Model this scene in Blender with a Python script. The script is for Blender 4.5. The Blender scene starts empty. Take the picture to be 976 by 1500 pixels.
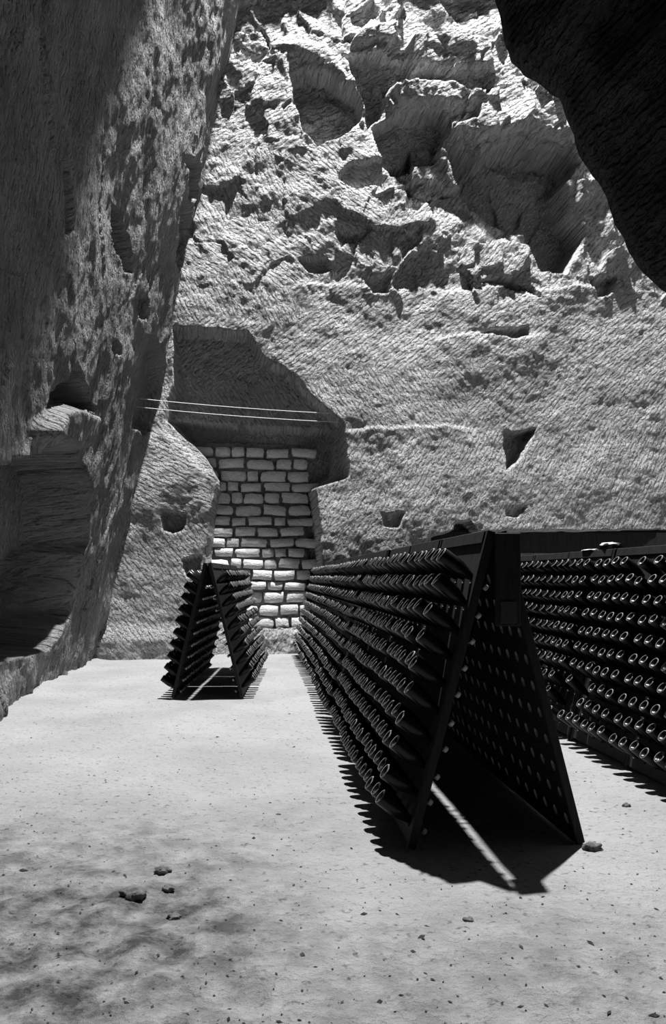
import bpy, bmesh, math, random
import numpy as np
from mathutils import Vector, Matrix, Euler

random.seed(7)
scene = bpy.context.scene
COL = scene.collection

# ------------------------------------------------------------------ camera
F, CX, HZ, CAMH = 1150.0, 488.0, 844.0, 1.42      # focal length (px of 976x1500), centre column, horizon row, eye height
TH = math.radians(5.51)                            # camera yaw to the right of the rack rows
cam_d = bpy.data.cameras.new('camera')
cam = bpy.data.objects.new('camera', cam_d); COL.objects.link(cam)
cam.location = (0, 0, CAMH)
cam.rotation_euler = (math.pi/2, 0, -TH)
cam_d.sensor_fit = 'VERTICAL'; cam_d.sensor_height = 36.0; cam_d.sensor_width = 36.0
cam_d.lens = F/1500*36.0
cam_d.shift_y = (HZ-750)/1500.0
cam_d.clip_end = 200
scene.camera = cam

# ------------------------------------------------------------------ world, daylight down the shaft, exposure
w = bpy.data.worlds.new('world'); scene.world = w; w.use_nodes = True
w.node_tree.nodes['Background'].inputs[0].default_value = (1, 1, 1, 1)
w.node_tree.nodes['Background'].inputs[1].default_value = 0.001
LIGHT = Vector((1.95, 10.1, 20.0))
ld = bpy.data.lights.new('daylight_from_shaft', 'SPOT')
ld.energy = 38000; ld.spot_size = math.radians(100); ld.spot_blend = 0.4; ld.shadow_soft_size = 0.22
lo = bpy.data.objects.new('daylight_from_shaft', ld); COL.objects.link(lo)
lo.location = LIGHT
lo.rotation_euler = Euler((math.radians(-2), 0, 0))
vs = scene.view_settings
scene.display_settings.display_device = 'sRGB'
vs.view_transform = 'Standard'; vs.look = 'None'; vs.gamma = 1.0; vs.use_curve_mapping = False
vs.exposure = 0.0

# ------------------------------------------------------------------ helpers
cT, sT = math.cos(TH), math.sin(TH)
def at(x, y, D):
    """world point seen at photo position (x, y) at depth D"""
    xc = (x-CX)*D/F
    return Vector((xc*cT + D*sT, D*cT - xc*sT, CAMH + (HZ-y)*D/F))
def project(X, Y, Z):
    D = X*sT + Y*cT; xc = X*cT - Y*sT
    D = np.maximum(D, 0.3)
    return CX + F*xc/D, HZ - F*(Z-CAMH)/D

_rng = np.random.RandomState(11)
_G = _rng.rand(256, 256)*2*np.pi
_V = _rng.rand(256, 256)
_V2 = _rng.rand(256, 256)
def perlin(x, y):
    xi = np.floor(x).astype(int); yi = np.floor(y).astype(int)
    xf = x-xi; yf = y-yi
    u = xf*xf*xf*(xf*(xf*6-15)+10); v = yf*yf*yf*(yf*(yf*6-15)+10)
    def g(ix, iy, dx, dy):
        a = _G[ix % 256, iy % 256]
        return np.cos(a)*dx + np.sin(a)*dy
    n00 = g(xi, yi, xf, yf); n10 = g(xi+1, yi, xf-1, yf)
    n01 = g(xi, yi+1, xf, yf-1); n11 = g(xi+1, yi+1, xf-1, yf-1)
    return ((n00*(1-u)+n10*u)*(1-v) + (n01*(1-u)+n11*u)*v)*1.5
def fbm(x, y, o=4):
    r = 0; a = 1.0
    for k in range(o):
        r = r + a*perlin(x*2**k+17.3*k, y*2**k+5.1*k); a *= 0.5
    return r
def worley(x, y, jit=0.9):
    """F1, F2, value of nearest cell, offset to the nearest feature point"""
    xi = np.floor(x).astype(int); yi = np.floor(y).astype(int)
    f1 = np.full(x.shape, 9.0); f2 = np.full(x.shape, 9.0)
    val = np.zeros(x.shape); ox = np.zeros(x.shape); oy = np.zeros(x.shape)
    for i in (-1, 0, 1):
        for j in (-1, 0, 1):
            cx = xi+i; cy = yi+j
            px = cx + 0.5 + jit*(_V[cx % 256, cy % 256]-0.5)
            py = cy + 0.5 + jit*(_V2[cx % 256, cy % 256]-0.5)
            d = np.hypot(x-px, y-py)
            near = d < f1
            f2 = np.where(near, f1, np.minimum(f2, d))
            f1 = np.where(near, d, f1)
            val = np.where(near, _V[(cx*7+3) % 256, (cy*5+9) % 256], val)
            ox = np.where(near, x-px, ox); oy = np.where(near, y-py, oy)
    return f1, f2, val, ox, oy
def sstep(a, b, x):
    t = np.clip((x-a)/(b-a), 0, 1); return t*t*(3-2*t)
def poly_sd(poly, px, py):
    """signed distance in outline units, positive inside; vertical fraction 0 top .. 1 bottom"""
    P = np.array(poly, float); n = len(P)
    dist = np.full(px.shape, 1e9); inside = np.zeros(px.shape, bool)
    for i in range(n):
        x0, y0 = P[i]; x1, y1 = P[(i+1) % n]
        dx, dy = x1-x0, y1-y0
        t = np.clip(((px-x0)*dx+(py-y0)*dy)/(dx*dx+dy*dy+1e-9), 0, 1)
        dist = np.minimum(dist, np.hypot(px-(x0+t*dx), py-(y0+t*dy)))
        if y0 != y1:
            inside ^= ((y0 > py) != (y1 > py)) & (px < (x1-x0)*(py-y0)/(y1-y0)+x0)
    return np.where(inside, dist, -dist)
def poly_t(poly, px, py):
    P = np.array(poly, float); n = len(P)
    xs = np.linspace(P[:, 0].min()+.01, P[:, 0].max()-.01, 80); top = []; bot = []
    for x in xs:
        ys = []
        for i in range(n):
            x0, y0 = P[i]; x1, y1 = P[(i+1) % n]
            if (x0 > x) != (x1 > x): ys.append(y0+(y1-y0)*(x-x0)/(x1-x0))
        top.append(min(ys)); bot.append(max(ys))
    T = np.interp(px, xs, top); B = np.interp(px, xs, bot)
    return np.clip((py-T)/np.maximum(B-T, 1), 0, 1)
def carve(d, poly, px, py, depth, soft=5, ramp=0.0, wob=None):
    qx, qy = (px, py) if wob is None else (px+wob[0], py+wob[1])
    sd = poly_sd(poly, qx, qy)
    m = sstep(0, soft, sd)
    if ramp > 0: m = m*(1-ramp*poly_t(poly, qx, qy)**1.3)
    return d + depth*m

def link(o, parent=None):
    COL.objects.link(o)
    if parent is not None: o.parent = parent
    return o
def tag(o, label=None, cat=None, group=None, kind=None):
    if label: o['label'] = label
    if cat: o['category'] = cat
    if group: o['group'] = group
    if kind: o['kind'] = kind
    return o
def grid_mesh(name, V, nu, nv, mat, flip=False, attr=None, smooth=True):
    """V: (nu*nv,3) ordered u-major"""
    idx = np.arange(nu*nv).reshape(nu, nv)
    a, b, c, d = idx[:-1, :-1].ravel(), idx[1:, :-1].ravel(), idx[1:, 1:].ravel(), idx[:-1, 1:].ravel()
    Q = np.stack([a, b, c, d] if not flip else [a, d, c, b], 1)
    me = bpy.data.meshes.new(name)
    me.vertices.add(len(V)); me.vertices.foreach_set('co', V.astype(np.float32).ravel())
    me.loops.add(Q.size); me.loops.foreach_set('vertex_index', Q.astype(np.int32).ravel())
    me.polygons.add(len(Q))
    me.polygons.foreach_set('loop_start', np.arange(0, Q.size, 4, dtype=np.int32))
    me.polygons.foreach_set('loop_total', np.full(len(Q), 4, dtype=np.int32))
    me.polygons.foreach_set('use_smooth', np.full(len(Q), smooth))
    me.update(calc_edges=True)
    if attr is not None:
        at_ = me.attributes.new('stroke', 'FLOAT_VECTOR', 'POINT')
        at_.data.foreach_set('vector', attr.astype(np.float32).ravel())
    me.materials.append(mat)
    return me
def pymesh(name, verts, faces, mat, smooth=False):
    me = bpy.data.meshes.new(name)
    me.from_pydata([tuple(v) for v in verts], [], faces)
    if smooth:
        me.polygons.foreach_set('use_smooth', [True]*len(me.polygons))
    me.update(); me.materials.append(mat)
    return me

# ------------------------------------------------------------------ materials (all procedural)
def nt(name):
    m = bpy.data.materials.new(name); m.use_nodes = True
    t = m.node_tree; b = t.nodes['Principled BSDF']
    return m, t, b
def grey(v, warm=0.0): return (v*(1+warm), v, v*(1-warm), 1)
def node(t, typ, **kw):
    n = t.nodes.new(typ)
    for k, v in kw.items(): setattr(n, k, v)
    return n
def ramp_node(t, src, stops):
    r = node(t, 'ShaderNodeValToRGB'); e = r.color_ramp.elements
    while len(e) < len(stops): e.new(0.5)
    for el, (p, c) in zip(e, stops): el.position = p; el.color = grey(c)
    t.links.new(src, r.inputs[0]); return r
def rock_material(name, lo_, hi_, stroke_scale, depth, wave=3.4):
    """hewn chalk: pick strokes follow the 'stroke' attribute, plus fine grit"""
    m, t, b = nt(name); L = t.links.new
    b.inputs['Roughness'].default_value = 0.95
    b.inputs['Specular IOR Level'].default_value = 0.1
    a = node(t, 'ShaderNodeAttribute', attribute_name='stroke')
    mp = node(t, 'ShaderNodeMapping'); mp.inputs['Scale'].default_value = stroke_scale
    L(a.outputs['Vector'], mp.inputs['Vector'])
    n1 = node(t, 'ShaderNodeTexNoise'); n1.inputs['Scale'].default_value = 1.0; n1.inputs['Detail'].default_value = 2.0; n1.inputs['Roughness'].default_value = .55
    L(mp.outputs[0], n1.inputs['Vector'])
    tc = node(t, 'ShaderNodeTexCoord')
    n2 = node(t, 'ShaderNodeTexNoise'); n2.inputs['Scale'].default_value = 16.0; n2.inputs['Detail'].default_value = 5.0; n2.inputs['Roughness'].default_value = .65
    L(tc.outputs['Object'], n2.inputs['Vector'])
    r1 = ramp_node(t, n1.outputs['Fac'], [(.34, 0.0), (.66, 1.0)])
    wv = node(t, 'ShaderNodeTexWave', wave_type='BANDS', bands_direction='X', wave_profile='SIN')
    wv.inputs['Scale'].default_value = wave; wv.inputs['Distortion'].default_value = 5.0; wv.inputs['Detail'].default_value = 2.0
    wv.inputs['Detail Scale'].default_value = 2.2; wv.inputs['Detail Roughness'].default_value = .6
    L(a.outputs['Vector'], wv.inputs['Vector'])
    ml = node(t, 'ShaderNodeMath', operation='MULTIPLY'); L(wv.outputs['Fac'], ml.inputs[0]); L(r1.outputs[0], ml.inputs[1])
    ad = node(t, 'ShaderNodeMath', operation='MULTIPLY_ADD'); L(r1.outputs[0], ad.inputs[0]); ad.inputs[1].default_value = .35; L(ml.outputs[0], ad.inputs[2])
    ad2 = node(t, 'ShaderNodeMath', operation='MULTIPLY_ADD'); L(wv.outputs['Fac'], ad2.inputs[0]); ad2.inputs[1].default_value = .12; L(ad.outputs[0], ad2.inputs[2])
    bu1 = node(t, 'ShaderNodeBump'); bu1.inputs['Strength'].default_value = 1.0; bu1.inputs['Distance'].default_value = depth
    L(ad2.outputs[0], bu1.inputs['Height'])
    bu2 = node(t, 'ShaderNodeBump'); bu2.inputs['Strength'].default_value = 0.9; bu2.inputs['Distance'].default_value = depth*1.1
    L(n2.outputs['Fac'], bu2.inputs['Height']); L(bu1.outputs[0], bu2.inputs['Normal'])
    L(bu2.outputs[0], b.inputs['Normal'])
    n3 = node(t, 'ShaderNodeTexNoise'); n3.inputs['Scale'].default_value = 1.3; n3.inputs['Detail'].default_value = 6.0
    L(tc.outputs['Object'], n3.inputs['Vector'])
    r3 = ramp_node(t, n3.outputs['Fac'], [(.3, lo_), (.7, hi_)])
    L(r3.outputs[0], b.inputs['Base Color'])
    return m
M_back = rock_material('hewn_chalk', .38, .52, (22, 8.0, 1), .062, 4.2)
M_left = rock_material('darker_chalk', .20, .32, (28, 6.0, 1), .05, 5.0)  # darker tone than the back wall chalk
M_near = rock_material('shaded_rock', .05, .08, (9, 4, 1), .04)  # brow's lack of light is put into this near-black colour

def plain(name, v, rough, spec=.3, bump=None, var=0.0, scale=20.0, warm=0.0, stretch=(1, 1, 1)):
    m, t, b = nt(name); L = t.links.new
    b.inputs['Base Color'].default_value = grey(v, warm); b.inputs['Roughness'].default_value = rough
    b.inputs['Specular IOR Level'].default_value = spec
    if bump or var:
        tc = node(t, 'ShaderNodeTexCoord'); mp = node(t, 'ShaderNodeMapping'); mp.inputs['Scale'].default_value = stretch
        L(tc.outputs['Object'], mp.inputs['Vector'])
        n = node(t, 'ShaderNodeTexNoise'); n.inputs['Scale'].default_value = scale; n.inputs['Detail'].default_value = 5.0
        L(mp.outputs[0], n.inputs['Vector'])
        if var:
            r = ramp_node(t, n.outputs['Fac'], [(.3, v*(1-var)), (.7, v*(1+var))]); L(r.outputs[0], b.inputs['Base Color'])
        if bump:
            bu = node(t, 'ShaderNodeBump'); bu.inputs['Distance'].default_value = bump; bu.inputs['Strength'].default_value = .8
            L(n.outputs['Fac'], bu.inputs['Height']); L(bu.outputs[0], b.inputs['Normal'])
    return m
M_wood = plain('dark_rack_wood', .014, .75, .25, bump=.004, var=.5, scale=9, stretch=(6, 6, .6))
M_stone = plain('limestone_block', .68, .9, .1, bump=.02, var=.18, scale=9)
M_mortar = plain('dark_mortar', .20, .95, .1, bump=.02, var=.4, scale=14)
M_rim_lit = plain('lit_rim_wood', .16, .9, .1, var=.2, scale=30)
M_glass = plain('dusty_dark_glass', .006, .28, .2)
M_glint = plain('glint_rim_glass', .20, .6, .3, var=.5, scale=60)
M_cap = plain('metal_cap', .42, .5, .5)
M_wire = plain('pale_wire', .75, .5, .4)
M_slate = plain('slate', .03, .6, .3, bump=.002, var=.2, scale=25)
M_cloth = plain('white_cloth', .62, .9, .1, bump=.004, var=.1, scale=40)
M_iron = plain('iron', .06, .5, .5)
M_clod = plain('earth_clod', .13, .95, .1, bump=.02, var=.5, scale=22)
M_debris = plain('dark_debris', .06, .9, .1, var=.5, scale=30)

def floor_material():
    m, t, b = nt('chalk_floor'); L = t.links.new
    b.inputs['Roughness'].default_value = .95; b.inputs['Specular IOR Level'].default_value = .1
    tc = node(t, 'ShaderNodeTexCoord')
    def noise(scale, detail, rough=.55):
        n = node(t, 'ShaderNodeTexNoise'); n.inputs['Scale'].default_value = scale
        n.inputs['Detail'].default_value = detail; n.inputs['Roughness'].default_value = rough
        L(tc.outputs['Object'], n.inputs['Vector']); return n
    big = noise(.9, 5); r1 = ramp_node(t, big.outputs['Fac'], [(.30, .30), (.62, .38)])
    speck = noise(26, 3); r2 = ramp_node(t, speck.outputs['Fac'], [(.27, .45), (.40, 1.0)])
    # darker mottling on the rougher ground towards the left foreground
    a = node(t, 'ShaderNodeAttribute', attribute_name='stroke')
    sx = node(t, 'ShaderNodeSeparateXYZ'); L(a.outputs['Vector'], sx.inputs[0])
    med = noise(6, 6, .65); r3 = ramp_node(t, med.outputs['Fac'], [(.38, .16), (.66, .85)])
    mix0 = node(t, 'ShaderNodeMixRGB', blend_type='MIX'); mix0.inputs[1].default_value = (1, 1, 1, 1)
    L(sx.outputs[0], mix0.inputs[0]); L(r3.outputs[0], mix0.inputs[2])
    m1 = node(t, 'ShaderNodeMixRGB', blend_type='MULTIPLY'); m1.inputs[0].default_value = 1
    L(r1.outputs[0], m1.inputs[1]); L(r2.outputs[0], m1.inputs[2])
    m2 = node(t, 'ShaderNodeMixRGB', blend_type='MULTIPLY'); m2.inputs[0].default_value = 1
    L(m1.outputs[0], m2.inputs[1]); L(mix0.outputs[0], m2.inputs[2])
    L(m2.outputs[0], b.inputs['Base Color'])
    fine = noise(38, 6, .7)
    bu = node(t, 'ShaderNodeBump'); bu.inputs['Distance'].default_value = .018; bu.inputs['Strength'].default_value = .9
    L(fine.outputs['Fac'], bu.inputs['Height'])
    bu2 = node(t, 'ShaderNodeBump'); bu2.inputs['Distance'].default_value = .05; bu2.inputs['Strength'].default_value = .8
    L(med.outputs['Fac'], bu2.inputs['Height']); L(bu.outputs[0], bu2.inputs['Normal'])
    L(bu2.outputs[0], b.inputs['Normal'])
    return m
M_floor = floor_material()

# ------------------------------------------------------------------ floor
def floor_z(X, Y):
    X = np.asarray(X, float); Y = np.asarray(Y, float)
    z = .012*fbm(X*.9+3, Y*.9+8, 3)
    rough = np.clip(sstep(1.0, -1.2, X-.2*(Y-3))*sstep(5.6, 3.2, Y)+.35*sstep(3.9, 2.9, Y)+.25*fbm(X*1.3, Y*1.3, 3)*sstep(6, 4, Y), 0, 1)
    z = z + rough*.025*fbm(X*4, Y*4, 4)
    z = z + .5*np.clip(-2.45-X, 0, 1)**2
    return z, rough
nu, nv = 370, 420
U, W = np.meshgrid(np.linspace(-3.6, 9.4, nu), np.linspace(-1.5, 17.0, nv), indexing='ij')
Zf, rough = floor_z(U, W)
Vf = np.stack([U, W, Zf-.012], -1).reshape(-1, 3)
att = np.stack([rough, rough, rough], -1).reshape(-1, 3)
fl = link(bpy.data.objects.new('floor', grid_mesh('floor', Vf, nu, nv, M_floor, attr=att)))
tag(fl, 'pale trodden chalk ground of the quarry', 'floor', kind='structure')

# ------------------------------------------------------------------ back wall
def strokes(a, b, bandh, seed, angs, lens=2.6):
    """pick-stroke coordinates (across, along) in bands of changing direction"""
    wob = .35*fbm(a*.35+seed, b*.35, 3)
    f1, f2, val, _, _ = worley(a/lens+seed, (b+wob)/bandh, .95)
    k = (val*len(angs)).astype(int) % len(angs)
    an = np.radians(np.array(angs)[k])
    ac, asn = np.cos(an), np.sin(an)
    # along direction = (cos, sin); across = (-sin, cos)
    return np.stack([-asn*a+ac*b, ac*a+asn*b, val*40], -1)
YB = 13.9
x0, x1, z0, z1 = -3.4, 9.6, -.15, 12.6
nu, nv = 575, 560
A, B = np.meshgrid(np.linspace(x0, x1, nu), np.linspace(z0, z1, nv), indexing='ij')
base = YB + .010*A*A - .010*B - .010*np.clip(B-5, 0, None)**2
PX, PY = project(A, base, B)
wob = (9*fbm(A*1.6, B*1.6, 4), 9*fbm(A*1.6+40, B*1.6+9, 4))
wobs = (4*fbm(A*2.2, B*2.2, 3), 4*fbm(A*2.2+40, B*2.2+9, 3))
d = .08*fbm(A*.55, B*.55, 2) + (.022+.015*sstep(450, 380, PY))*fbm(A*2.0+9, B*2.0, 4) + .010*fbm(A*6.5+2, B*6.5, 3)
# broken, blocky stone in the upper third
up = sstep(455, 390, PY)*(1-.6*sstep(60, 20, np.hypot(PX-655, (PY-360)*.9)))*(.35+.65*np.maximum(sstep(470, 570, PX), sstep(210, 150, PY)))
f1, f2, val, ox, oy = worley(A*.75+2+.25*fbm(A, B, 2), B*1.0+.25*fbm(A+7, B, 2))
tx = np.cos(val*50)*.45; ty = np.sin(val*50)*.45
d = d + up*((val-.5)*.22 + tx*ox*.25 + ty*oy*.25)
f1, f2, val, ox, oy = worley(A*2.1+12+.2*fbm(A*2, B*2, 2), B*2.6+.2*fbm(A*2+7, B*2, 2))
d = d + up*((val-.5)*.07 + np.cos(val*70)*ox*.10)
# horizontal bedding joints
for yy, x_a, x_b, dd in ((625, 500, 690, .05), (490, 640, 800, .05), (420, 430, 930, .04)):
    yw = yy + 8*fbm(A*.8, B*.1+yy, 3)
    d = d - dd*sstep(-4, 3, PY-yw)*sstep(70, 0, PY-yw)*sstep(x_a-20, x_a+20, PX)*sstep(x_b+20, x_b-20, PX)
# proud blocks
for poly, dd, so, rp in (
    ([(597, 52), (660, 48), (722, 62), (728, 108), (690, 120), (640, 112), (600, 106)], -.28, 12, 0),
    ([(572, 128), (640, 122), (700, 135), (700, 166), (575, 168)], -.22, 10, 0),
    ([(690, 140), (760, 120), (830, 146), (848, 212), (765, 196), (705, 214), (652, 206), (655, 184), (690, 180)], -.26, 10, 0),
    ([(840, 262), (885, 250), (915, 370), (890, 400), (850, 335)], -.25, 10, 0.8),
    ([(600, 330), (640, 286), (668, 300), (718, 346), (694, 412), (640, 418), (585, 395)], -.06, 16, 0.9),
    ([(720, 345), (765, 335), (805, 402), (792, 446), (700, 412)], -.10, 20, 1),
    ([(505, 40), (590, 34), (596, 80), (510, 70)], -.12, 12, 0.5),
    ([(380, 60), (480, 55), (520, 125), (440, 92), (425, 130)], -.10, 15, 0.5),
    ):
    d = carve(d, poly, PX, PY, dd, so, rp, wob=wobs)
# hollows and overhung niches
for poly, dd, so, rp in (
    ([(425, 108), (445, 94), (490, 108), (522, 132), (536, 168), (505, 200), (465, 216), (440, 190), (430, 150)], .46, 5, .2),
    ([(500, 72), (560, 84), (604, 82), (600, 118), (572, 132), (560, 168), (540, 188), (522, 130)], .30, 6, .2),
    ([(544, 186), (580, 168), (648, 164), (662, 190), (648, 205), (645, 236), (610, 250), (572, 256), (552, 226)], .40, 5, .1),
    ([(648, 208), (705, 216), (765, 198), (842, 212), (852, 236), (832, 266), (842, 302), (862, 342), (832, 404), (795, 395), (772, 342), (722, 332), (690, 304), (662, 262)], .85, 7, .15),
    ([(592, 272), (640, 262), (668, 286), (640, 284), (612, 312), (592, 308)], .15, 5, .1),
    ([(432, 380), (478, 374), (486, 394), (452, 402)], .22, 4, .1),
    ([(583, 350), (622, 325), (612, 360), (585, 392)], .09, 6, .2),
    ([(538, 404), (575, 402), (572, 430), (545, 428)], .16, 5, .1),
    ([(700, 487), (745, 480), (774, 476), (776, 492), (752, 498)], .22, 3, .0),
    ([(740, 630), (786, 628), (772, 658), (742, 694)], .40, 3, .0),
    ([(695, 416), (735, 407), (782, 418), (790, 442), (772, 428), (730, 418)], .26, 3, .0),
    ([(868, 402), (906, 400), (900, 430), (876, 436)], .30, 4, .0),
    ([(486, 335), (525, 338), (520, 358), (495, 352)], .14, 5, .1),
    ([(238, 750), (276, 754), (272, 774), (252, 786), (238, 778)], .24, 3, .0),
    ([(268, 818), (296, 812), (294, 842), (274, 846)], .25, 3, .0),
    ([(740, 740), (775, 742), (760, 760), (742, 758)], .08, 4, .0),
    ([(555, 752), (595, 750), (585, 775), (560, 772)], .10, 4, .0),
    ):
    d = carve(d, poly, PX, PY, dd, so, rp, wob=wobs)
# the great cut with the masonry at its foot: sloping brow, then the deep recess
d = carve(d, [(253, 478), (362, 486), (388, 522), (430, 546), (462, 582), (506, 620), (512, 700), (462, 716), (470, 782), (474, 830), (476, 1000), (318, 1000), (300, 810), (318, 700), (298, 668), (240, 614), (252, 560)], PX, PY, .52, 4, wob=(wobs[0]*.5, wobs[1]*.5))
d = carve(d, [(246, 608), (330, 612), (503, 622), (492, 690), (460, 716), (468, 780), (472, 830), (474, 1000), (300, 1000), (304, 800), (318, 700), (300, 668)], PX, PY, .50, 4, wob=(wobs[0]*.3, wobs[1]*.3))
# undercut where the middle rack row runs up to the wall
d = carve(d, [(446, 838), (600, 820), (600, 1000), (446, 1000)], PX, PY, .6, 4)
# low gallery mouth at the foot of the wall on the right
d = carve(d, [(632, 786), (664, 776), (668, 764), (690, 764), (700, 778), (1500, 772), (1500, 1100), (632, 1100)], PX, PY, 1.8, 4, wob=(wobs[0]*.4, wobs[1]*.4))
# hewn block left of the cut stands a little proud, ragged foot
d = carve(d, [(200, 640), (240, 618), (300, 672), (316, 700), (300, 810), (296, 1000), (120, 1000), (150, 800)], PX, PY, -.10, 18)
d = d - .12*sstep(30, 0, np.abs(PY-960)-20)*sstep(330, 300, PX)
d = d - (.10+.20*sstep(1.5, -1.5, A))*sstep(11.7, 12.3, B+.25*fbm(A*.9, B*0+3, 3))  # unseen lip above the view, added to shade the wall top
Vb = np.stack([A, base+d, B], -1).reshape(-1, 3)
zy = PY + 3.0*wob[1]; zx = PX + 3.0*wob[0]
an = np.full(A.shape, 62.0)                                          # bands of pick strokes, each hewn in its own direction
for cond, deg in (((zy < 625) & (zx < 690), -58), ((zy < 625) & (zx >= 690), 48), (zy < 545, 40), ((zy < 470) & (zx < 430), -64), ((zy < 400) & (zx > 560), 52),
                  ((zy < 400) & (zx <= 560), -36), ((zy < 330) & (zx < 430), -66), ((zy < 215), 30), ((zx < 320) & (zy > 610), -24), ((zx < 320) & (zy > 760), -52)):
    an = np.where(cond, deg, an)
an = np.radians(an)
st = np.stack([-np.sin(an)*A+np.cos(an)*B, np.cos(an)*A+np.sin(an)*B, 0*A], -1)
me = grid_mesh('wall_back', Vb, nu, nv, M_back, attr=st.reshape(-1, 3))
wb = link(bpy.data.objects.new('wall_back', me)); tag(wb, 'tall hewn chalk back wall covered in diagonal pick marks', 'wall', kind='structure')

# ------------------------------------------------------------------ left wall, leaning in and vaulting over towards the viewer
nu, nv = 500, 440
A, B = np.meshgrid(np.linspace(-1.5, 14.6, nu), np.linspace(-.15, 12.4, nv), indexing='ij')   # along Y, up Z
def left_base(Y, Z):
    zz = np.clip(Z-(6.6+.9*np.clip(Y-7.4, 0, 9)), 0, None)  # overhead curve, out of view, shaped to shade the upper left
    return -2.72 + .138*Z + .077*Z*sstep(9, 13, Y) + .055*zz**2
X0 = left_base(A, B)
PX, PY = project(X0, A, B)
wobs = (3*fbm(A*2.2, B*2.2, 3), 3*fbm(A*2.2+40, B*2.2+9, 3))
d = .09*fbm(A*.5+3, B*.35, 3) + .035*fbm(A*1.8, B*.9, 4) + .02*fbm(A*6, B*3, 3)
fr, _, val, ox, oy = worley(A*1.4+5, B*.35+2)
d = d + (val-.5)*.05
for poly, dd, so in (
    ([(-60, 700), (30, 672), (80, 655), (118, 662), (132, 700), (128, 800), (108, 900), (84, 950), (-60, 985)], .85, 4),
    ([(62, 600), (80, 572), (98, 548), (106, 530), (118, 560), (136, 590), (142, 604), (112, 602), (92, 592)], .45, 3),
    ([(170, 300), (182, 310), (194, 350), (198, 402), (184, 400), (174, 370)], .30, 3),
    ([(258, 300), (276, 296), (284, 340), (280, 400), (262, 396)], .30, 3),
    ([(226, 456), (238, 520), (238, 600), (214, 640), (202, 628), (208, 560)], .30, 3),
    ([(92, 230), (104, 250), (104, 340), (92, 345)], .25, 3),
    ([(268, 230), (286, 240), (294, 300), (284, 310), (274, 270)], .30, 3),
    ([(112, 800), (126, 805), (104, 900), (88, 940), (86, 900)], .25, 3),
    ([(160, 500), (176, 505), (174, 520), (162, 516)], .12, 3),
    ([(205, 430), (218, 440), (214, 470), (206, 468)], .14, 3),
    ):
    d = carve(d, poly, PX, PY, dd, so, wob=wobs)
d = carve(d, [(46, 628), (60, 602), (90, 592), (124, 606), (130, 650), (110, 664), (70, 652), (50, 660)], PX, PY, -.22, 10, wob=wobs)
d = d - .25*sstep(40, 0, B*100-5)*sstep(9.5, 7.5, A)
Vl = np.stack([X0-d, A, B], -1).reshape(-1, 3)
st = strokes(A, B, 3.0, 8.1, [80, 95, 88, 102], 1.5)
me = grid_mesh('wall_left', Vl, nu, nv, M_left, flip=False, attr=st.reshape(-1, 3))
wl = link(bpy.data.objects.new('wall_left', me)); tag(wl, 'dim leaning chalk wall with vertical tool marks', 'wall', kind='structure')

# ------------------------------------------------------------------ right wall, out of the picture, closes the chamber
nu, nv = 140, 120
A, B = np.meshgrid(np.linspace(-1.5, 16.5, nu), np.linspace(-.15, 12.4, nv), indexing='ij')
Xr = 9.0 - .06*B + .15*fbm(A*.5, B*.5+20, 4)
st = strokes(A, B, 1.2, 5.0, [40, 70, 60], 2.0)
me = grid_mesh('wall_right', np.stack([Xr, A, B], -1).reshape(-1, 3), nu, nv, M_left, flip=True, attr=st.reshape(-1, 3))
wr = link(bpy.data.objects.new('wall_right', me)); tag(wr, 'hewn chalk side wall beyond the right rack row', 'wall', kind='structure')

# ------------------------------------------------------------------ dark rock brow hanging near the viewer, upper right
edge = [(700, -260), (722, -120), (733, -20), (740, 25), (748, 72), (775, 92), (806, 110), (826, 122), (838, 166), (858, 212), (886, 248), (899, 276), (910, 315), (930, 358), (958, 398), (1010, 440), (1100, 510), (1230, 610)]
def resample(P, n):
    P = np.array(P, float); s = np.r_[0, np.cumsum(np.hypot(*np.diff(P, axis=0).T))]
    q = np.linspace(0, s[-1], n); return np.interp(q, s, P[:, 0]), np.interp(q, s, P[:, 1])
ex, ey = resample(edge, 150)
D0 = 3.6
E = np.array([at(a, b, D0) for a, b in zip(ex, ey)])
# outward direction away from the opening, towards upper right
prof = [(2.6, -1.9), (1.6, -1.35), (.9, -1.0), (.45, -.75), (.18, -.5), (.05, -.25), (0, 0), (.06, .22), (.25, .4), (.6, .5), (1.3, .55), (2.6, .6)]
pr = np.array(prof); q = np.linspace(0, len(pr)-1, 70)
po = np.interp(q, np.arange(len(pr)), pr[:, 0]); pd = np.interp(q, np.arange(len(pr)), pr[:, 1])
tan = np.gradient(E[:, [0, 2]], axis=0)
for _ in range(30): tan[1:-1] = (tan[:-2]+tan[1:-1]*2+tan[2:])/4
nrm = np.stack([-tan[:, 1], tan[:, 0]], 1); nrm /= np.linalg.norm(nrm, axis=1)[:, None]
ref = np.array([.75, .66]); sg = np.sign((nrm@ref).mean()); nrm *= sg
dirn = nrm*.35 + ref*.65
Vn = np.zeros((len(E), len(po), 3))
S = np.linspace(0, 9, len(E))[:, None]; Q = np.linspace(0, 4, len(po))[None, :]
nz = .06*fbm(S*1.3+0*Q, Q*1.3+0*S, 4)*np.clip(np.abs(pd[None, :])*3, 0.1, 1)
Vn[..., 0] = E[:, None, 0] + dirn[:, None, 0]*(po[None, :]+nz)
Vn[..., 2] = E[:, None, 2] + dirn[:, None, 1]*(po[None, :]+nz)
Vn[..., 1] = E[:, None, 1] + pd[None, :]*.8 + nz*.5
st = np.stack([S+0*Q, Q+0*S, 0*S+0*Q], -1).reshape(-1, 3)
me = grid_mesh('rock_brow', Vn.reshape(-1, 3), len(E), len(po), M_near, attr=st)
rb = link(bpy.data.objects.new('ceiling', me)); tag(rb, 'unlit black rock brow hanging at the upper right', 'ceiling', kind='structure')

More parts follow.
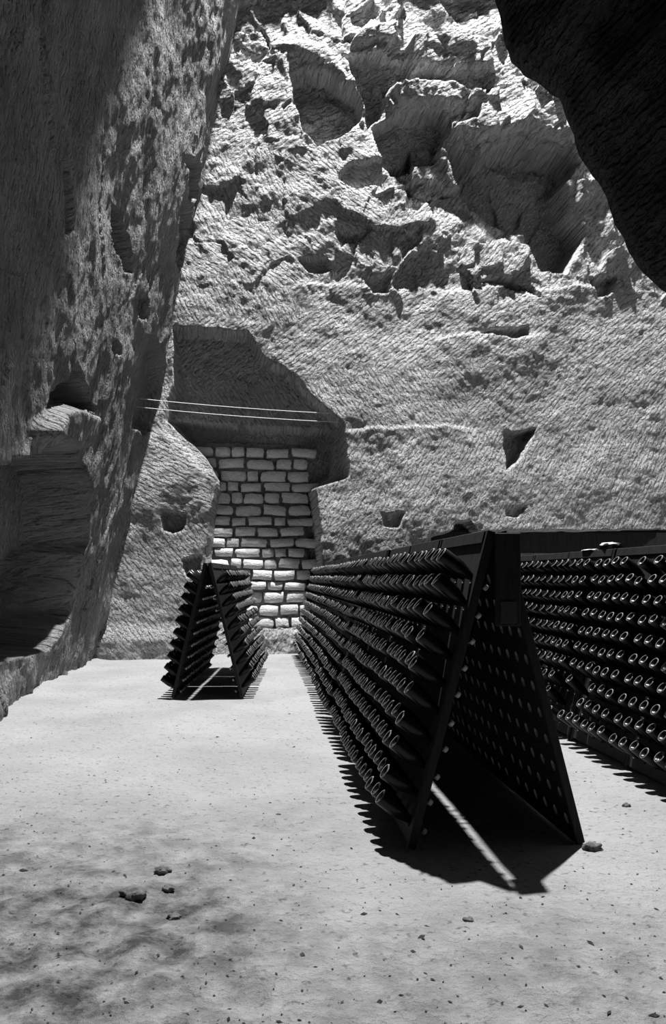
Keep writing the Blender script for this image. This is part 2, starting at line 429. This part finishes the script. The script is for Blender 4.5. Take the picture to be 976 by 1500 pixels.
# ------------------------------------------------------------------ masonry blocking the recess
def block_mesh(name, rng, mat):
    """rounded rubble block, unit size, uneven outline"""
    bm = bmesh.new()
    n = 12
    pts = []
    for k in range(n):
        a = 2*math.pi*(k+.5)/n
        c, s = math.cos(a), math.sin(a)
        p = 9.0
        r = (abs(c)**p+abs(s)**p)**(-1/p)
        r *= rng.uniform(.86, 1.04)
        pts.append((c*r*.5, s*r*.5))
    back = [bm.verts.new((x, .5, z)) for x, z in pts]
    fr_ = [bm.verts.new((x*.93, -.5+rng.uniform(-.08, .08), z*.88)) for x, z in pts]
    for k in range(n):
        j = (k+1) % n
        bm.faces.new((back[k], back[j], fr_[j], fr_[k]))
    c = bm.verts.new((0, -.60, 0))
    for k in range(n): bm.faces.new((fr_[k], fr_[(k+1) % n], c))
    bmesh.ops.recalc_face_normals(bm, faces=bm.faces)
    me = bpy.data.meshes.new(name); bm.to_mesh(me); bm.free()
    me.polygons.foreach_set('use_smooth', [True]*len(me.polygons)); me.materials.append(mat)
    return me
rng = random.Random(5)
blocks = [block_mesh('stone', rng, M_stone) for _ in range(10)]
MX0, MX1, MY = -1.15, .83, 14.81
nu, nv = 40, 50
A, B = np.meshgrid(np.linspace(MX0-.1, MX1+.1, nu), np.linspace(-.05, 3.9, nv), indexing='ij')
mort = grid_mesh('mortar', np.stack([A, MY+.03*fbm(A*4, B*4, 3), B], -1).reshape(-1, 3), nu, nv, M_mortar)
mas = link(bpy.data.objects.new('wall_masonry', mort)); tag(mas, 'rough limestone masonry closing the tall recess', 'wall', kind='structure')
z = .42
while z < 3.7:
    h = rng.uniform(.185, .255)
    x = MX0 + rng.uniform(-.2, 0)
    while x < MX1:
        wd = rng.uniform(.2, .52)*(1.1 if z > 1.9 else 1)
        s = bpy.data.objects.new('stone', rng.choice(blocks)); link(s, mas)
        s.location = (x+wd/2, MY-.02+rng.uniform(-.02, .02), z+h/2+rng.uniform(-.012, .012))
        s.scale = ((wd-.012)*rng.choice((-1, 1)), rng.uniform(.13, .19), (h-.012)*rng.uniform(.92, 1.02))
        s.rotation_euler = (0, math.radians(rng.uniform(-4, 4)), 0)
        x += wd
    z += h
# hewn rubble sill under the masonry
nu, nv = 110, 40
A, B = np.meshgrid(np.linspace(MX0-.1, MX1+.1, nu), np.linspace(0, 1, nv), indexing='ij')
ang = B*math.pi/2
sy = MY-.10 - .22*np.cos(ang)+.04*fbm(A*5, B*3, 4); sz = -.05+.50*np.sin(ang)+.03*fbm(A*5+9, B*3, 4)
st = strokes(A, sz, .5, 1.0, [40, 60], 1.0)
sill = link(bpy.data.objects.new('rubble_sill', grid_mesh('rubble_sill', np.stack([A, sy, sz], -1).reshape(-1, 3), nu, nv, M_back, attr=st.reshape(-1, 3))), mas)

# ------------------------------------------------------------------ dark timber lintel over the low gallery
bm = bmesh.new(); bmesh.ops.create_cube(bm, size=1)
pa = at(634, 790, 14.1)
bmesh.ops.scale(bm, vec=(8.9-pa.x, .5, .42), verts=bm.verts)
bmesh.ops.bevel(bm, geom=bm.edges[:], offset=.03, segments=2, affect='EDGES')
me = bpy.data.meshes.new('trim_1'); bm.to_mesh(me); bm.free(); me.materials.append(M_wood)
tb = link(bpy.data.objects.new('trim_1', me)); tb.location = ((8.9+pa.x)/2, 14.75, 2.08); tag(tb, 'dark timber lintel over the low gallery', 'beam', kind='structure')

# ------------------------------------------------------------------ riddling racks
HB, H, PW = .46, 1.66, 1.0
LEAN = math.atan2(HB-.03, H)
PL = H/math.cos(LEAN)
PITCH_Y, ROWS, COLS = .158, 10, 6
TILT = math.radians(38)
TH_B = .03
def hole_w(i): return (1.405-.144*i)/math.cos(LEAN)          # distance from panel foot
def hole_u(j): return PW/2 + (j-2.5)*PITCH_Y
def panel_matrix(side):
    """panel coords (u along row, w up the slope, n outward) -> rack coords"""
    ca, sa = math.cos(LEAN), math.sin(LEAN)
    if side < 0: return lambda u, w_, n: Vector((-HB + w_*sa - n*ca, u, w_*ca + n*sa))
    return lambda u, w_, n: Vector((HB - w_*sa + n*ca, u, w_*ca + n*sa))
def panel_board_mesh(side):
    """pierced board: every bottle hole is a real octagonal hole"""
    T = panel_matrix(side)
    verts = []; faces = []
    def add(u, w_, n): verts.append(T(u, w_, n)); return len(verts)-1
    us = [.0+.035] + [hole_u(j)-PITCH_Y/2 for j in range(1, COLS)] + [PW-.035]
    wl = [hole_w(i) for i in range(ROWS)][::-1]
    ws = [.02] + [(wl[i]+wl[i+1])/2 for i in range(ROWS-1)] + [PL-.005]
    for a in range(COLS):
        for b in range(ROWS):
            u0, u1, w0, w1 = us[a], us[a+1], ws[b], ws[b+1]
            cu, cw = hole_u(a), wl[b]
            ring = []
            for k in range(8):
                an = math.pi/4*k
                c, s = math.cos(an), math.sin(an)
                du = (u1-cu) if c > .01 else (cu-u0); dw = (w1-cw) if s > .01 else (cw-w0)
                if k % 2: o = (cu+math.copysign(du, c), cw+math.copysign(dw, s))
                elif k in (0, 4): o = (cu+math.copysign(du, c), cw)
                else: o = (cu, cw+math.copysign(dw, s))
                i_ = (cu+.026*c, cw+.031*s)
                ring.append((add(*o, TH_B/2), add(*i_, TH_B/2), add(*i_, -TH_B/2), add(*o, -TH_B/2)))
            for k in range(8):
                A_, B_ = ring[k], ring[(k+1) % 8]
                for q_ in range(3):
                    f = (A_[q_], A_[q_+1], B_[q_+1], B_[q_])
                    faces.append(f if side < 0 else f[::-1])
    for (ua, wa), (ub, wb_) in (((us[0], ws[0]), (us[-1], ws[0])), ((us[-1], ws[0]), (us[-1], ws[-1])), ((us[-1], ws[-1]), (us[0], ws[-1])), ((us[0], ws[-1]), (us[0], ws[0]))):
        i0 = len(verts)
        add(ua, wa, TH_B/2); add(ub, wb_, TH_B/2); add(ub, wb_, -TH_B/2); add(ua, wa, -TH_B/2)
        faces.append((i0, i0+1, i0+2, i0+3))
    me = pymesh('panel', verts, faces, M_wood); me.materials.append(M_rim_lit)      # paler colour paints in the light caught by the bored rims
    for k in range(COLS*ROWS*8): me.polygons[k*3+1].material_index = 1
    return me
def slab_mesh(name, side, u0, u1, w0, w1, n0, n1, mat, bev=.004):
    T = panel_matrix(side); bm = bmesh.new()
    vs_ = [bm.verts.new(T(u, w_, n)) for u in (u0, u1) for w_ in (w0, w1) for n in (n0, n1)]
    for f in ((0, 1, 3, 2), (4, 6, 7, 5), (0, 4, 5, 1), (2, 3, 7, 6), (0, 2, 6, 4), (1, 5, 7, 3)):
        bm.faces.new([vs_[k] for k in f])
    bmesh.ops.recalc_face_normals(bm, faces=bm.faces)
    bmesh.ops.bevel(bm, geom=bm.edges[:], offset=bev, segments=1, affect='EDGES')
    me = bpy.data.meshes.new(name); bm.to_mesh(me); bm.free(); me.materials.append(mat); return me
def bar_mesh(name, p, q, r, mat, n=8):
    p, q = Vector(p), Vector(q); d_ = (q-p).normalized(); a = d_.orthogonal().normalized(); b = d_.cross(a)
    vs_ = []; fs = []
    for k in range(n):
        c, s = math.cos(2*math.pi*k/n), math.sin(2*math.pi*k/n)
        vs_ += [p+(a*c+b*s)*r, q+(a*c+b*s)*r]
    for k in range(n):
        j = (k+1) % n; fs.append((2*k, 2*j, 2*j+1, 2*k+1))
    fs.append(tuple(2*k for k in range(n))[::-1]); fs.append(tuple(2*k+1 for k in range(n)))
    return pymesh(name, vs_, fs, mat, True)
MESH = {}
for s in (-1, 1):
    MESH['panel', s] = panel_board_mesh(s)
    MESH['stile', s, 0] = slab_mesh('stile', s, .0, .035, 0.0, PL, -.025, .02, M_wood)
    MESH['stile', s, 1] = slab_mesh('stile', s, PW-.035, PW, 0.0, PL, -.025, .02, M_wood)
    MESH['rail', s] = slab_mesh('top_rail', s, .036, PW-.036, PL-.075, PL-.004, .0155, .027, M_wood)
    MESH['foot', s] = slab_mesh('bottom_rail', s, .036, PW-.036, .005, .06, -.03, -.0155, M_wood)
def hinge_mesh(u):
    T1, T2 = panel_matrix(-1), panel_matrix(1)
    return bar_mesh('hinge', T1(u, PL-.03, .0)+Vector((0, 0, 0)), T2(u, PL-.03, .0), .010, M_iron)
MESH['hinge', 0] = hinge_mesh(.10); MESH['hinge', 1] = hinge_mesh(PW-.10)
PITCH = 1.015
ORD = ['nearest', 'second', 'third', 'fourth', 'fifth', 'sixth', 'seventh', 'eighth', 'ninth', 'tenth', 'eleventh', 'twelfth']
ROWS_SPEC = [('middle', 1.255, 4.02, 10), ('right', 3.19, 4.60, 9), ('left', -.58, 9.25, 3)]
RACKS = []
rr = random.Random(3)
def rack_label(rowname, k, n):
    if rowname == 'left':
        return ['dark A-frame bottle rack bristling with bottles, standing alone before the pale masonry',
                'dark bottle rack hidden second behind the lone rack before the masonry',
                'dark bottle rack last in the short row nearest the pale masonry'][k]
    side = 'long middle row' if rowname == 'middle' else 'right-edge row'
    if rowname == 'middle' and k == 0:
        return 'large dark wooden A-frame bottle rack with its open end facing the viewer'
    if k == n-1: return 'dark wooden A-frame bottle rack, farthest of the %s' % side
    return 'dark wooden A-frame bottle rack, %s from the near end of the %s' % (ORD[k].replace('nearest', 'first'), side)
for rowname, rx, ry, n in ROWS_SPEC:
    for k in range(n):
        o = bpy.data.objects.new('riddling_rack', None); link(o)
        o.empty_display_size = .2
        o.location = (rx + rr.uniform(-.012, .012)*(k > 0), ry + k*PITCH, .0)
        o.rotation_euler.z = math.radians(rr.uniform(-.5, .5))*(k > 0)
        if rowname == 'left':
            o.scale = (.88, 1.0, .95); o.rotation_euler.z = math.radians(-4); o.location.x = rx + k*PITCH*math.sin(math.radians(4))
        tag(o, rack_label(rowname, k, n), 'bottle rack', 'A-frame bottle racks')
        for s in (-1, 1):
            p = link(bpy.data.objects.new('panel', MESH['panel', s]), o)
            for e in (0, 1): link(bpy.data.objects.new('stile', MESH['stile', s, e]), p)
            link(bpy.data.objects.new('top_rail', MESH['rail', s]), p)
            link(bpy.data.objects.new('bottom_rail', MESH['foot', s]), p)
        for e in (0, 1): link(bpy.data.objects.new('hinge', MESH['hinge', e]), o)
        RACKS.append((rowname, k, o))

# ------------------------------------------------------------------ bottles
PROFILE = [(.000, .0135), (.004, .0150), (.022, .0155), (.026, .0138), (.060, .0150), (.095, .0185), (.130, .0270), (.160, .0370), (.185, .0425), (.215, .0440), (.296, .0440), (.305, .0425), (.309, .0398), (.3085, .0362), (.298, .0250), (.284, .0100)]
PROFILE_LO = [(.000, .0140), (.024, .0150), (.060, .0150), (.110, .0215), (.155, .0360), (.195, .0435), (.304, .0435), (.309, .0375), (.298, .0250), (.286, .004)]
def lathe(prof, n, tip_open=False):
    vs_ = []; fs = []
    for z_, r in prof:
        for k in range(n):
            a = 2*math.pi*k/n; vs_.append((r*math.cos(a), r*math.sin(a), z_))
    for i in range(len(prof)-1):
        for k in range(n):
            j = (k+1) % n; fs.append((i*n+k, i*n+j, (i+1)*n+j, (i+1)*n+k))
    fs.append(tuple(range(n))[::-1]); fs.append(tuple((len(prof)-1)*n+k for k in range(n)))
    return vs_, fs
bv, bf = lathe(PROFILE, 20); ME_BOTTLE = pymesh('champagne_bottle', bv, bf, M_glass, True)
ME_BOTTLE.materials.append(M_glint)                          # painted glint: paler ring on the rim of the base
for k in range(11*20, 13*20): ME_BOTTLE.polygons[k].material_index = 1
cv, cf = lathe([(-.007, .010), (-.006, .0155), (.010, .0172), (.018, .0165)], 14); ME_CAP = pymesh('cap', cv, cf, M_cap, True)
lv, lf = lathe(PROFILE_LO, 10); lv = np.array(lv)
lcv, lcf = lathe([(-.007, .011), (-.005, .0160), (.016, .0168)], 8); lcv = np.array(lcv)
NECK = .082                                                 # the panel grips the neck this far from the mouth
def bottle_matrix(side, i, j, r_):
    T = panel_matrix(side)
    hole = T(hole_u(j), hole_w(i), 0)
    t = TILT + math.radians(r_.uniform(-3, 3)); yaw = math.radians(r_.uniform(-2, 2))
    ax = Vector((side*math.cos(t)*math.cos(yaw), math.sin(yaw), math.sin(t)))
    y_ = Vector((0, 1, 0)); x_ = y_.cross(ax).normalized(); y_ = ax.cross(x_)
    R = Matrix((x_, y_, ax)).transposed().to_4x4()
    off = NECK + r_.uniform(-.006, .006)
    R.translation = hole - ax*off
    return R
cands = []
br = random.Random(21)
MISSING = {('right', 1, -1, 7, 3), ('right', 1, -1, 7, 4), ('right', 2, -1, 7, 0), ('right', 1, -1, 0, 1), ('right', 1, -1, 8, 5), ('right', 1, -1, 8, 4), ('right', 2, -1, 8, 0), ('middle', 0, -1, 2, 1), ('middle', 0, -1, 3, 1)}
for rowname, k, o in RACKS:
    base_m = Matrix.LocRotScale(o.location, o.rotation_euler, o.scale)
    for s in (-1, 1):
        for i in range(ROWS):
            for j in range(COLS):
                m = base_m @ bottle_matrix(s, i, j, br)
                if (rowname == 'middle' and s > 0 and k < 4) or (rowname, k, s, i, j) in MISSING or (k > 1 and br.random() < .015): continue
                p = m @ Vector((0, 0, .2))
                vx, vy = project(np.array([p.x]), np.array([p.y]), np.array([p.z]))
                vis = -10 < vx[0] < 990 and -10 < vy[0] < 1510
                D = p.x*sT+p.y*cT
                hidden = s > 0 and rowname != 'left'
                key = D + (50 if hidden else 0) + (100 if not vis else 0)
                cands.append((key, rowname, k, s, i, j, m))
cands.sort(key=lambda c: c[0])
ROWORD = ['top', 'second', 'third', 'fourth', 'fifth', 'sixth', 'seventh', 'eighth', 'ninth', 'lowest']
for key, rowname, k, s, i, j, m in cands[:300]:
    o = link(bpy.data.objects.new('champagne_bottle', ME_BOTTLE)); o.matrix_world = m
    c = link(bpy.data.objects.new('cap', ME_CAP), o)
    pos = ['first', 'second', 'third', 'fourth', 'fifth', 'sixth'][j]
    if rowname == 'middle':
        where = ('left face of open-ended rack' if s < 0 else 'right panel of open-ended rack') if k == 0 else '%s middle-row rack, left face' % ORD[k]
    elif rowname == 'right':
        where = '%s right-edge rack' % ORD[k]
    else: where = 'lone far rack, %s side' % ('left' if s < 0 else 'right')
    tag(o, 'dark bottle, %s row, %s from near end, %s' % (ROWORD[i], pos, where), 'bottle', 'bottles in the racks')
rest = cands[300:]
def joined(vb, fb, mats):
    n = len(vb); Vh = np.c_[vb, np.ones(n)]
    V = np.concatenate([(Vh @ np.array(m).T)[:, :3] for m in mats])
    F_ = []
    for q_ in range(len(mats)): F_ += [tuple(i+q_*n for i in f) for f in fb]
    return V, F_
mats = [c[6] for c in rest]
V, F_ = joined(lv, lf, mats)
me = pymesh('bottles', V.tolist(), F_, M_glass, True); me.materials.append(M_glint)
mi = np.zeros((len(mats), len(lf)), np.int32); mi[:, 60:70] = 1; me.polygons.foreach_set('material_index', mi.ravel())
so = link(bpy.data.objects.new('bottles', me)); tag(so, 'remaining dark bottles filling the far racks row after row', 'bottles', 'bottles in the racks', 'stuff')
V, F_ = joined(lcv, lcf, mats)
sc_ = link(bpy.data.objects.new('caps', pymesh('caps', V.tolist(), F_, M_cap, True)), so); sc_['kind'] = 'stuff'

# ------------------------------------------------------------------ small things
# dark board hung in the open end of the nearest rack
def boxmesh(name, dims, mat, z0, y0=0.0, bev=.004):
    bm = bmesh.new(); bmesh.ops.create_cube(bm, size=1)
    bmesh.ops.scale(bm, vec=dims, verts=bm.verts); bmesh.ops.translate(bm, vec=(0, y0, z0+dims[2]/2), verts=bm.verts)
    bmesh.ops.bevel(bm, geom=bm.edges[:], offset=bev, segments=1, affect='EDGES')
    me = bpy.data.meshes.new(name); bm.to_mesh(me); bm.free(); me.materials.append(mat); return me
sl = link(bpy.data.objects.new('hanging_board', None)); sl.location = (1.300, 3.985, 1.16)
tag(sl, 'narrow dark board with a small slate, hung in the open end of the nearest rack', 'board')
link(bpy.data.objects.new('board', boxmesh('board', (.135, .018, .485), M_wood, 0)), sl)
link(bpy.data.objects.new('slate', boxmesh('slate', (.085, .008, .115), M_slate, .015, -.013, .002)), sl)
link(bpy.data.objects.new('hook', bar_mesh('hook', (-.045, 0, .475), (-.045, .06, .478), .004, M_iron, 6)), sl)

# wires
def wire(p, q, sag, label):
    p, q = Vector(p), Vector(q); n = 24
    pts = []
    for k in range(n+1):
        t = k/n; r = p.lerp(q, t); r.z -= sag*4*t*(1-t); pts.append(r)
    a = (q-p).normalized(); b1 = a.orthogonal().normalized(); b2 = a.cross(b1); vs_ = []; fs = []
    for r in pts:
        for k in range(6): vs_.append(r + (b1*math.cos(k*math.pi/3)+b2*math.sin(k*math.pi/3))*.0048)
    for m in range(n):
        for k in range(6): fs.append((m*6+k, m*6+(k+1) % 6, (m+1)*6+(k+1) % 6, (m+1)*6+k))
    cu = pymesh('wire', vs_, fs, M_wire, True)
    o = link(bpy.data.objects.new('wire', cu)); tag(o, label, 'wire', 'wires across the recess')
wire(at(205, 584, 13.0), at(520, 607, 14.2), .03, 'upper of two thin pale wires strung across the dark recess')
wire(at(200, 596, 13.0), at(512, 619, 14.2), .03, 'lower of two thin pale wires strung across the dark recess')

# block and rag lying on top of the right-hand rack row
def lump(name, size, loc, mat, seed, sub=3, rough=.25, parent=None, flat=True):
    bm = bmesh.new(); bmesh.ops.create_icosphere(bm, subdivisions=sub, radius=1)
    for v in bm.verts:
        c = v.co
        q1 = np.array([c.x*1.6+seed*3.1]); q2 = np.array([c.y*1.6+c.z*1.3+seed])
        k = 1 + rough*float(fbm(q1, q2, 3)[0])
        v.co = Vector((c.x*k*size[0], c.y*k*size[1], c.z*k*size[2]))
        if flat and v.co.z < -.25*size[2]: v.co.z = -.25*size[2]
    me = bpy.data.meshes.new(name); bm.to_mesh(me); bm.free()
    me.polygons.foreach_set('use_smooth', [True]*len(me.polygons)); me.materials.append(mat)
    o = link(bpy.data.objects.new(name, me), parent); o.location = (loc[0], loc[1], loc[2]+.25*size[2]); return o
p = at(884, 800, 7.1)
bm = bmesh.new(); bmesh.ops.create_cube(bm, size=1)
bmesh.ops.scale(bm, vec=(.10, .30, .034), verts=bm.verts)
for v in bm.verts:
    if v.co.y > 0: v.co.z *= .7
bmesh.ops.bevel(bm, geom=bm.edges[:], offset=.006, segments=2, affect='EDGES')
me = bpy.data.meshes.new('wooden_wedge'); bm.to_mesh(me); bm.free(); me.materials.append(M_wood)
wg = link(bpy.data.objects.new('wooden_wedge', me)); wg.location = (3.19, 6.85, H+.020)
tag(wg, 'dark wooden wedge lying on top of the right rack row', 'wedge')
rag = lump('white_rag', (.07, .11, .022), (3.19, 6.86, H+.037), M_cloth, 2.3, 3, .5)
tag(rag, 'crumpled white rag on the wedge atop the right rack row', 'rag')
rag2 = lump('folded_paper', (.05, .17, .012), (3.16, 7.22, H+.003), M_cloth, 5.3, 3, .4)
tag(rag2, 'flat white paper scrap lying on the right rack row beside the wedge', 'paper')

# clods of earth
def gz(x, y): return float(floor_z(np.array([x]), np.array([y]))[0][0])-.014
CL = [(868, 1243, .055, 'dark earth clod against the right foot of the open-ended rack'),
      (238, 1272, .040, 'dark earth clod lying alone in the left foreground'),
      (196, 1312, .060, 'largest dark earth clod in the rough left foreground'),
      (246, 1300, .030, 'small dark clod touching the largest clod in the left foreground'),
      (255, 1336, .030, 'dark clod nearest the viewer in the left foreground'),
      (918, 1178, .030, 'flat dark stone on the bright ground before the right rack row'),
      (686, 1342, .022, 'tiny dark stone just in front of the nearest rack shadow'),
      (408, 1190, .014, 'tiny dark stone in the middle of the bright floor')]
for q_, (px, py, s, lab) in enumerate(CL):
    D = F*CAMH/(py-HZ); p = at(px, py, D)
    o = lump('earth_clod', (s*.95, s*.75, s*.6), (p.x, p.y, gz(p.x, p.y)), M_clod, q_*1.7+.4, 3, .4)
    tag(o, lab, 'clod', 'clods on the floor')
# loose grit and splinters scattered over the floor
gr = random.Random(9); V = []; F_ = []
for q_ in range(800):
    py = HZ + 130 + 560*gr.random()**1.1; px = gr.uniform(-20, 1000)
    D = F*CAMH/(py-HZ); p = at(px, py, D)
    if p.x < -2.2 or p.x > 7 or (p.y > 3.8 and (.5 < p.x < 2.0 or 2.4 < p.x < 4)) or (p.y > 9 and -1.2 < p.x < .2): continue
    if any((p-at(c[0], c[1], F*CAMH/(c[1]-HZ))).length < c[2]*2+.03 for c in CL): continue
    s = gr.uniform(.002, .006)*(2.0 if gr.random() < .06 else 1)
    a = gr.uniform(0, 6.28); e = gr.uniform(1, 2.6); i0 = len(V); zz = gz(p.x, p.y)
    for dx, dy, dz in ((1, 0, 0), (0, 1, 0), (-1, 0, 0), (0, -1, 0), (.1, .1, .8), (0, 0, -.4)):
        lx, ly = dx*e*s, dy*s
        V.append((p.x+lx*math.cos(a)-ly*math.sin(a), p.y+lx*math.sin(a)+ly*math.cos(a), zz+.004+dz*s))
    for f in ((0, 1, 4), (1, 2, 4), (2, 3, 4), (3, 0, 4), (1, 0, 5), (2, 1, 5), (3, 2, 5), (0, 3, 5)): F_.append(tuple(i0+k for k in f))
go = link(bpy.data.objects.new('grit', pymesh('grit', V, F_, M_debris))); tag(go, 'dark grit and splinters scattered over the chalk floor', 'grit', kind='stuff')
